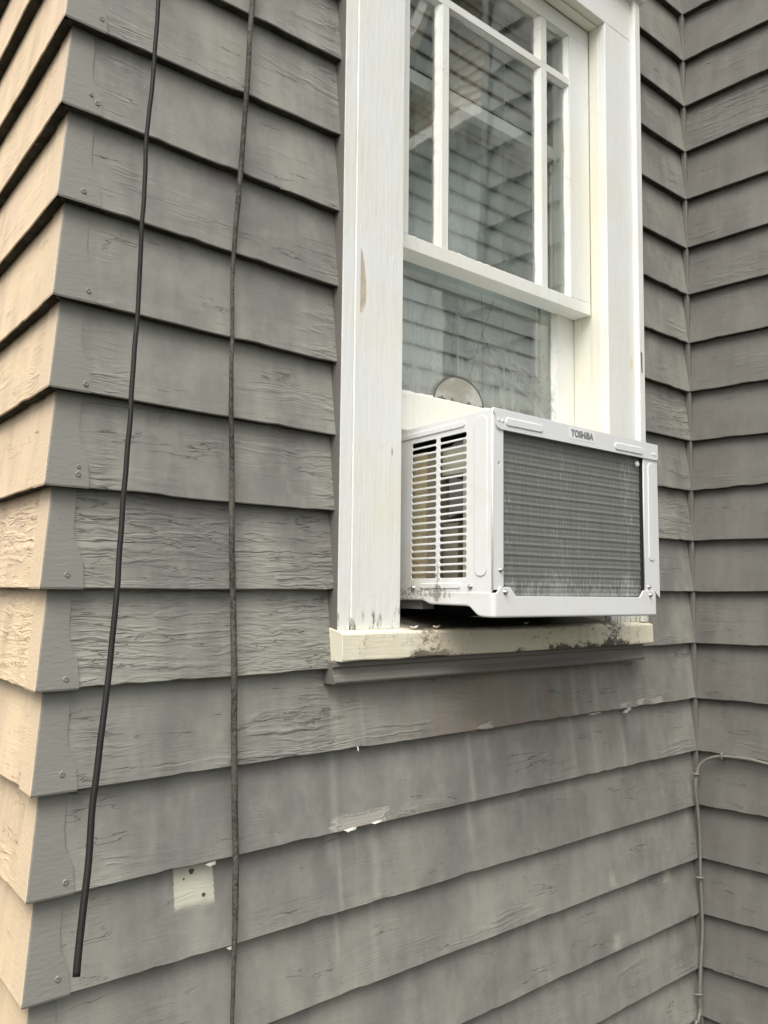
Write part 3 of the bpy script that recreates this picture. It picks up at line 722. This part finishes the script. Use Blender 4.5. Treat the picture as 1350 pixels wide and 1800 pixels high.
# cobwebs
def webs(name, mat, strands, rad, label, cat):
    b = MB()
    for pts in strands: b.tube(pts, rad, 4, 0, False)
    o = b.build(name, mat, None, recalc=False); return tag(o, label, cat)
rw = random.Random(11); st = []
hub = [(6.3, 4.2), (7.0, 3.95), (7.6, 3.85), (8.3, 3.7), (8.9, 3.45), (9.15, 3.15), (6.8, 4.45), (7.4, 4.25)]
for q in range(170):
    c = rw.choice(hub); a = rw.gauss(-.35, .5); L = rw.uniform(.12, .55); bend = rw.uniform(-.12, .12)
    x0, z0 = c[0]+rw.gauss(0, .22), c[1]+rw.gauss(0, .16)
    st.append([(min(9.19, x0+L*t*math.cos(a)-bend*t*t*math.sin(a)), .600-.03*math.sin(3*t), z0+L*t*math.sin(a)+bend*t*t) for t in (0, .25, .5, .75, 1)])
for (xa, za), (xb, zb_) in (((6.1, 4.5), (7.1, 4.05)), ((6.6, 4.3), (8.3, 3.7)), ((7.5, 4.0), (9.18, 3.0)), ((7.8, 3.8), (9.18, 3.35)), ((8.4, 3.7), (9.19, 2.98)), ((6.2, 4.9), (5.9, 3.9)), ((7.0, 3.7), (8.6, 3.3))):
    for q in range(4):
        j = rw.gauss(0, .05); st.append([(xa+(xb-xa)*t+j, .618, za+(zb_-za)*t + .10*math.sin(math.pi*t)*rw.uniform(.4, 1.2)+j) for t in (0, .2, .4, .6, .8, 1)])
webs("cobweb", M_WEB, st, .0025, "dusty pale cobweb spread across the lower window pane above the air conditioner", "cobweb")["kind"] = "stuff"
st = []
for pts in (((7.56, 4.83), (7.35, 4.35), (7.1, 3.8), (6.95, 3.4)), ((7.25, 4.85), (7.26, 4.4), (7.28, 3.9), (7.27, 3.2)), ((6.6, 4.42), (6.58, 4.0), (6.55, 3.6))):
    st.append(catmull([(x, .61, z) for x, z in pts], 5))
for q in range(10):
    c = rw.choice(hub); x0, z0 = c[0]+rw.gauss(0, .3), c[1]+rw.gauss(0, .15); a = rw.gauss(-.4, .4); L = rw.uniform(.08, .3)
    st.append([(min(9.19, x0+L*t*math.cos(a)), .615, z0+L*t*math.sin(a)+.03*math.sin(5*t)) for t in (0, .3, .6, 1)])
webs("dead_tendril", M_WEBD, st, .0034, "thin dark dead tendrils clinging to the lower pane among the cobwebs", "dead vine")["kind"] = "stuff"

# ------------------------------------------------------------------ air conditioner
ac = empty("air_conditioner", (7.2, -.6, -.34), "white window air conditioner with grey rear coil resting on the sill", "air conditioner")
FX0, FX1, FY = 5.235, 9.19, -1.36
def skew(p):                                # the box narrows a little towards the room
    t = p.y-FY
    return Vector((p.x, p.y, p.z - t*(.012+.018*p.z)))
# left cabinet side with two columns of real slots
holes = []; ZS0, PIT = .186, .0991
for i in range(20):
    z0 = ZS0 + PIT*i + .004
    for ya, yb in ((-.345, .138), (-.905, -.408)): holes.append(rrect((ya+yb)/2, z0+.034, yb-ya+.008, .082, .036, 4))
side_out = [(.42, -.012), (.42, 2.365), (FY+.012, 2.365), (FY, 2.35), (FY, .03), (FY+.04, -.012)]
side = plate("cabinet_side", M_ACG, ac, side_out, holes, lambda c: (FX0+.010-c.z, c.x, c.y), .004, .006, skew)
# ribs and dimples pressed in the sheet
def rib(parent, poly, plane, pos, h, mat, name="pressed_rib"):
    return plate(name, mat, parent, poly, [], (lambda c: (pos-c.z, c.x, c.y)) if plane == 'x' else (lambda c: (c.x, pos-c.z, c.y)), .002, h, skew)
rib(side, rrect(-1.16, 1.255, .20, 2.09, .09), 'x', FX0-.003, .009, M_ACG)
rib(side, rrect(-.25, 2.255, 1.24, .06, .03), 'x', FX0-.004, .011, M_ACG)
rib(side, rrect(-.43, .083, .74, .06, .02), 'x', FX0-.003, .008, M_ACG)
box("cabinet_top", M_AC, ac, FX0+.02, FX1-.02, FY+.02, .9, 2.335, 2.362, .006, xf=skew)
box("cabinet_side", M_AC, ac, FX1-.022, FX1, FY+.02, .9, -.01, 2.36, xf=skew)
# rear frame round the coil
plate("rear_flange", M_AC, ac, [(FX0-.004, 2.36), (FX0-.004, .03), (FX0+.09, .03), (FX0+.12, .06), (5.437, .075), (5.437, 2.13)], [rrect(5.357, 1.665, .036, .055, .016)], lambda c: (c.x, FY+.006-c.z, c.y), .006, .005)
plate("rear_flange", M_AC, ac, [(8.812, 2.13), (8.812, .03), (9.085, .03), (9.10, .02), (9.228, -.066), (9.232, -.05), (9.205, 2.13)], [rrect(8.873, 1.425, .030, .055, .006)], lambda c: (c.x, FY+.004-c.z, c.y), .006, .005)
bar = [(FX0-.006, 2.372), (FX1+.014, 2.345), (FX1+.016, 2.15), (FX1-.02, 2.105), (9.10, 2.098), (5.36, 2.118), (5.30, 2.135), (5.27, 2.18)]
topbar = plate("top_bar", M_AC, ac, [(bar[0][0], bar[0][1])]+[(FX1+.012, 2.345), (FX1+.016, 2.14), (FX1-.01, 2.10), (5.37, 2.11), (5.30, 2.13), (5.272, 2.19), (5.268, 2.30), (FX0-.006, 2.33)], [], lambda c: (c.x, FY-.014-c.z, c.y), .007, .006)
def rib2(parent, cx, cz, w, h, hh, mat=None): return plate("pressed_rib", mat or M_AC, parent, rrect(cx, cz, w, h, min(w, h)*.45), [], lambda c: (c.x, FY-.026-c.z, c.y), .002, hh)
rib2(topbar, 5.85, 2.222, .76, .085, .013); rib2(topbar, 8.37, 2.197, .74, .085, .013)
for x, z in ((5.325, 2.225), (5.40, 2.223), (9.05, 2.19), (9.12, 2.188)): rib2(topbar, x, z, .028, .034, .008)
plate("pressed_rib", M_AC, ac, rrect(9.01, 1.27, .15, 1.52, .06), [], lambda c: (c.x, FY-.008-c.z, c.y), .002, .010)
# badge
badge = plate("badge", M_BRAND, ac, rrect(7.157, 2.253, .615, .165, .01), [], lambda c: (c.x, FY-.0275-c.z, c.y), .001, .001)
fc = bpy.data.curves.new("lettering", 'FONT'); fc.body = "TOSHIBA"; fc.size = .132; fc.align_x = 'CENTER'; fc.align_y = 'CENTER'; fc.extrude = .003; fc.offset = .0034; fc.space_character = 1.03
curve_to_part(fc, "lettering", M_LETTER, badge, lambda c: (7.157 + c.x*.96, FY-.032-c.z, 2.253 + c.y*1.02))
# coil: tube rows show as shallow ridges; fins in the material
b = MB(); rows = []; n = 33
for i in range(n*2+1):
    z = -.08 + 2.24*i/(n*2); amp = (.009 if (i//2) % 2 == 0 else .003) if i % 2 else 0
    rows.append([b.vert((x, FY+.075-amp+.004*smoothnoise(x*2.0+z*3, 9), z+.006*smoothnoise(x*.9, i % 3))) for x in [5.43+3.39*q/24 for q in range(25)]])
b.grid(rows, False, 0, False); coil = b.build("coil", M_COIL, ac, recalc=False)
box("coil_end_plate", M_DARK, ac, 8.806, 8.83, FY+.03, FY+.4, -.08, 2.2)
pl = MB(); rings = [[pl.vert((8.695+rad*math.cos(a), FY+.055-dp, 2.0+rad*1.35*math.sin(a))) for a in [2*math.pi*i/12 for i in range(12)]] for rad, dp in ((.035, 0), (.035, .03), (.025, .045))]
pl.grid(rings, True); pl.face(rings[-1]); pl.build("cap_plug", M_AC, ac)
# base pan: a bent skirt with a stepped lower edge and two ears
path = []
def arc(cx, cy, r, a0, a1, n): return [(cx+r*math.cos(math.radians(a0+(a1-a0)*i/n)), cy+r*math.sin(math.radians(a0+(a1-a0)*i/n))) for i in range(n+1)]
PX0, PX1, PYF, R = FX0-.008, 9.135, FY-.022, .065
path += [(PX0, .42-(.42-(PYF+R))*i/50) for i in range(50)] + arc(PX0+R, PYF+R, R, 180, 270, 8)
fx = sorted(set([PX0+R+(PX1-PX0-2*R)*i/60 for i in range(1, 60)] + [5.34, 5.36, 5.54, 5.56, 5.61, 5.655, 5.68, 8.62, 8.65, 8.69, 8.725, 8.75, 9.0, 9.03]))
path += [(x, PYF) for x in fx] + arc(PX1-R, PYF+R, R, 270, 360, 8) + [(PX1, PYF+R+.25*i) for i in range(1, 7)]
def pan_bot(y): return lerp_pts(-y, [(-.5, -.116), (.06, -.116), (.12, -.125), (.19, -.155), (.25, -.172), (.9, -.186), (.97, -.20), (1.03, -.25), (1.10, -.305), (1.17, -.325), (1.3, -.330)])
def pan_top(x): return lerp_pts(x, [(5.33, -.012), (5.345, .052), (5.36, .06), (5.54, .063), (5.565, .052), (5.655, -.045), (5.68, -.053), (8.62, -.066), (8.65, -.055), (8.725, .03), (8.75, .039), (9.0, .034), (9.04, .028), (9.10, -.03), (9.135, -.06)])
b = MB(); rows = []
for i, (x, y) in enumerate(path):
    a, c = path[max(i-1, 0)], path[min(i+1, len(path)-1)]; tx, ty = c[0]-a[0], c[1]-a[1]; L = math.hypot(tx, ty); nx, ny = -ty/L, tx/L
    zt_ = pan_top(x) if y < FY-.01 and x > PX0+.05 else (-.014 if x < 6 else -.06)
    zb_ = pan_bot(y) - (0.004*(x-5.2))
    sk = 0 if x > 5.4 else (y-FY)*(.012+.02*zb_)
    rad = min(.026, (zt_-zb_)*.4)
    row = [b.vert((x+nx*.02, y+ny*.02, zt_)), b.vert((x, y, zt_)), b.vert((x, y, zt_-.008)), b.vert((x, y, zb_+rad+.012-sk))]
    for q in range(5):
        an = math.pi/2*q/4; row.append(b.vert((x+nx*rad*(1-math.cos(an)), y+ny*rad*(1-math.cos(an)), zb_+rad-rad*math.sin(an)-sk)))
    row.append(b.vert((x+nx*.5, y+max(ny*.5, 0), zb_+.004-sk)))
    rows.append(row)
b.grid(rows, False, 0, True); pan = b.build("base_pan", M_ACG, ac, recalc=True)
box("base_plate", M_DARK, ac, FX0+.05, FX1-.08, FY+.1, .9, -.10, -.08, xf=skew)
box("base_rail", M_VOIDG, ac, FX0+.07, FX0+.3, -.02, .9, -.25, -.10)
# screws
def screw(p, axis, r, parent):
    b = MB(); ring = []
    for rad, dp in ((r*1.25, 0), (r*1.25, .006), (r, .008), (r*.95, .02), (r*.7, .034), (r*.2, .04)):
        rr_ = []
        for i in range(14):
            a = 2*math.pi*i/14
            rr_.append(b.vert((p[0]-dp, p[1]+rad*math.cos(a), p[2]+rad*math.sin(a)) if axis == 'x' else (p[0]+rad*math.cos(a), p[1]-dp, p[2]+rad*math.sin(a))))
        ring.append(rr_)
    b.grid(ring, True); b.face(ring[-1])
    if axis == 'x': b.box(p[0]-.042, p[0]-.03, p[1]-r*.6, p[1]+r*.6, p[2]-.005, p[2]+.005)
    else: b.box(p[0]-r*.6, p[0]+r*.6, p[1]-.042, p[1]-.03, p[2]-.005, p[2]+.005)
    return b.build("screw", M_STEEL, parent)
screw((FX0, .086, .040), 'x', .030, ac); screw((FX0, -.98, .062), 'x', .030, ac)
for x, z, y in ((5.378, .28, FY-.002), (5.447, -.004, FY-.022), (8.909, .093, FY-.004), (8.918, -.032, FY-.022)): screw((x, y, z), 'y', .028, ac)
# what shows through the slots
box("foam_block", M_TAN, ac, FX0+.045, FX0+.5, -.10, .33, .02, 2.0, .01, xf=skew)
box("foam_block", M_TAN2, ac, FX0+.08, FX0+.6, -.33, -.105, .02, 1.98, .01, xf=skew)
box("fan_shroud", M_TAN2, ac, FX0+.14, FX0+.9, -.62, -.34, .02, .95, .01, xf=skew)
box("fan_shroud", M_GREEN, ac, FX0+.12, FX0+.9, -.78, -.34, 1.62, 2.02, .01, xf=skew)
MB().prism([(-.45, 1.02), (-.45, 1.6), (-.80, 1.5), (-.72, 1.1)], 'x', FX0+.14, FX0+.2).build("fan_shroud", M_VOIDG, ac, .005, xf=skew)
box("coil_side_plate", M_GREEN, ac, FX0+.05, FX0+.07, -.99, -.80, -.02, 2.06, xf=skew)
box("inner_housing", M_DARK, ac, FX0+.62, FX0+.66, -1.2, .6, -.06, 2.3, xf=skew)
for i in range(7):
    z0 = 2.01 + .022*i
    MB().prism([(-.78, z0), (-.40, z0+.01), (-.40, z0+.02), (-.78, z0+.012)], 'x', FX0+.2+.03*i, FX0+.24+.03*i).build("top_louver", M_AC, ac, xf=skew)

# paint chips lying on the sill
for i, (x, y, w) in enumerate(((5.02, -.16, .12), (5.42, -.18, .09), (7.45, -.12, .07))):
    b = MB(); zz0 = -.507 + (y+.17)*.19 + .004
    if y < -.17: zz0 = -.507 + (y+.17)*.33+.004
    pts = [(math.cos(a)*w*(.6+.3*math.sin(3*a+i)), math.sin(a)*w*.35) for a in [2*math.pi*q/8 for q in range(8)]]
    A = [b.vert((x+px, y+py*.5, zz0+.02*abs(px)/w+py*.1)) for px, py in pts]; B = [b.vert((x+px, y+py*.5, zz0+.014+.03*abs(px)/w+py*.1)) for px, py in pts]
    b.face(A); b.face(B[::-1])
    for q in range(8): b.face((A[q], B[q], B[(q+1) % 8], A[(q+1) % 8]))
    o = b.build("paint_chip", [M_FLAKE, M_WOOD, M_FLAKE][i], None)
    tag(o, ["white paint chip on the sill beside the foot of the left casing", "tan wood chip on the sill left of the air conditioner", "small paint chip on the sill in the dark under the air conditioner"][i], "paint chip", "chips lying on the window sill")

# ------------------------------------------------------------------ cables
c1 = [(1.0, -.1, 8.0), (.93, -.25, 6.46), (.83, -.35, 5.45), (.75, -.45, 4.56), (.67, -.55, 3.7), (.58, -.7, 2.69), (.46, -.9, 1.89), (.32, -1.1, 1.13), (.2, -1.3, .38), (.11, -1.45, -.13), (0, -1.6, -.7), (-.15, -1.8, -1.23), (-.29, -2.0, -1.88), (-.42, -2.2, -2.4), (-.52, -2.35, -2.81)]
pts = catmull([(1.12, -.02, 14.5), (1.1, -.05, 10.5)] + c1, 8)
pts = [p + Vector((.014*smoothnoise(p.z*1.15, 3) + .014*smoothnoise(p.z*2.6, 8), .02*smoothnoise(p.z*.9, 4), 0)) for p in pts]
o = MB().tube(pts, lambda t: .0235 + .0045*max(0, (t-.35)/.65), 12).build("loose_cable", M_CABLE, None)
tag(o, "smooth black cable with a cut lower end hanging free in front of the corner caps", "cable")
c2 = [(2.27, 9.5), (2.28, 8.2), (2.27, 7.2), (2.23, 6.3), (2.18, 5.42), (2.13, 4.62), (2.09, 3.57), (2.10, 2.89), (2.11, 1.95), (2.16, 1.22), (2.19, .23), (2.24, -.94), (2.28, -1.9), (2.32, -2.79), (2.33, -3.72), (2.33, -4.45), (2.34, -4.82), (2.36, -6.5), (2.4, -9), (2.42, -11.9)]
p2 = catmull([(x, -.055 + .012*math.sin(z*2.1), z) for x, z in c2], 10)
p2 = [p + Vector((.014*smoothnoise(p.z*1.4, 21) + .006*smoothnoise(p.z*4, 22), 0, 0)) for p in p2]
def r2(t):
    z = p2[min(len(p2)-1, int(t*(len(p2)-1)))].z
    return lerp_pts(-z, [(-9, .031), (-4.6, .031), (-3.8, .024), (-3.0, .023), (-1.6, .031), (0, .036), (3.5, .036), (4.2, .026), (5, .022)])
o = MB().tube(p2, r2, 10).build("old_cable", M_CABLED, None)
tag(o, "weathered brown cable running down the clapboards between the corner caps and the window", "cable")
c3 = [(12.74, -4.6, -3.35), (12.755, -3.0, -3.20), (12.76, -1.41, -3.06), (12.76, -1.04, -3.03), (12.76, -.54, -3.05), (12.755, -.26, -3.14), (12.715, -.10, -3.29), (12.66, -.07, -3.46), (12.625, -.06, -3.72), (12.70, -.06, -4.18), (12.755, -.06, -4.72), (12.745, -.06, -5.35), (12.77, -.065, -5.99), (12.765, -.065, -6.4), (12.70, -.06, -6.89), (12.63, -.06, -7.48), (12.645, -.06, -7.72), (12.56, -.06, -7.92), (12.45, -.06, -8.3), (12.45, -.06, -11.9)]
cbl = empty("painted_cable", (12.7, -.1, -12), "thin grey painted cable clipped up the inner corner and bent onto the right wall", "cable")
MB().tube(catmull(c3, 8), .031, 10).build("sheath", M_CABLEG, cbl)
for (x, y, z), hor in (((12.76, -.54, -3.05), True), ((12.66, -.07, -3.44), False), ((12.745, -.06, -5.37), False), ((12.63, -.06, -7.46), False)):
    b = MB()
    if hor: b.tube([(x+.05, y, z+.055), (x-.03, y, z+.05), (x-.045, y, z), (x-.03, y, z-.05), (x+.05, y, z-.07)], .022, 6)
    else: b.tube([(x-.085, y+.06, z+.01), (x-.05, y-.03, z+.01), (x, y-.045, z), (x+.05, y-.03, z-.01), (x+.085, y+.06, z-.012)], .024, 6)
    b.build("clip", M_CABLEG, cbl)

# ------------------------------------------------------------------ the house opposite, mirrored in the panes
nh = empty("gabled_house", (62, -24, -12), "beige gabled house across the yard, seen only as a reflection in the panes", "house")
NX = 45.0
def nwall(poly, mat, x0=NX, x1=NX+.6): return MB().prism(poly, 'x', x0, x1).build("wall", mat, nh)
M_NB = simple("opposite_beige", (0.78, 0.64, 0.48), 0.8, 0, 1, 0.1); M_NW = simple("opposite_white", (0.78, 0.76, 0.70), 0.6, 0, 1, 0.1); M_NG = simple("opposite_grey", (0.62, 0.65, 0.66), 0.7, 0, 1, 0.15)
M_NR = simple("opposite_roof", (0.09, 0.09, 0.095), 0.9, 0, 4, 0.4)
nwall([(-44, 35.2), (-2, 35.2), (-2, 38), (-23, 56), (-44, 38)], M_NB)
nwall([(-44, -12), (-2, -12), (-2, 35), (-44, 35)], M_NG, NX+.2, NX+.8)
for k in range(24): box("clapboard", M_NB, nh, NX-.25, NX-.02, -43.5+max(0, (k-2.5))*1.02, -2.5-max(0, k-2.5)*1.02, 35.6+.86*k, 35.9+.86*k)
MB().prism([(-46.5, 34), (-46.5, 36.5), (-23, 57.6), (.5, 36.5), (.5, 34), (-23, 55)], 'x', NX-3.5, NX-2.7).build("rake_board", M_NW, nh)
MB().prism([(-46.5, 36), (-47, 37), (-23, 59), (1, 37), (.5, 36), (-23, 57)], 'x', NX-3.6, NX+40).build("roof", M_NR, nh)
MB().box(NX-2.5, NX+.1, -44, -2, 34.2, 35.1).build("trim_band", M_NW, nh)
wf = MB().box(NX-.1, NX+.15, -37.5, -29, 8, 25).build("window", M_NW, nh); box("pane", M_DARK, wf, NX-.2, NX-.11, -36.6, -29.9, 9, 24)
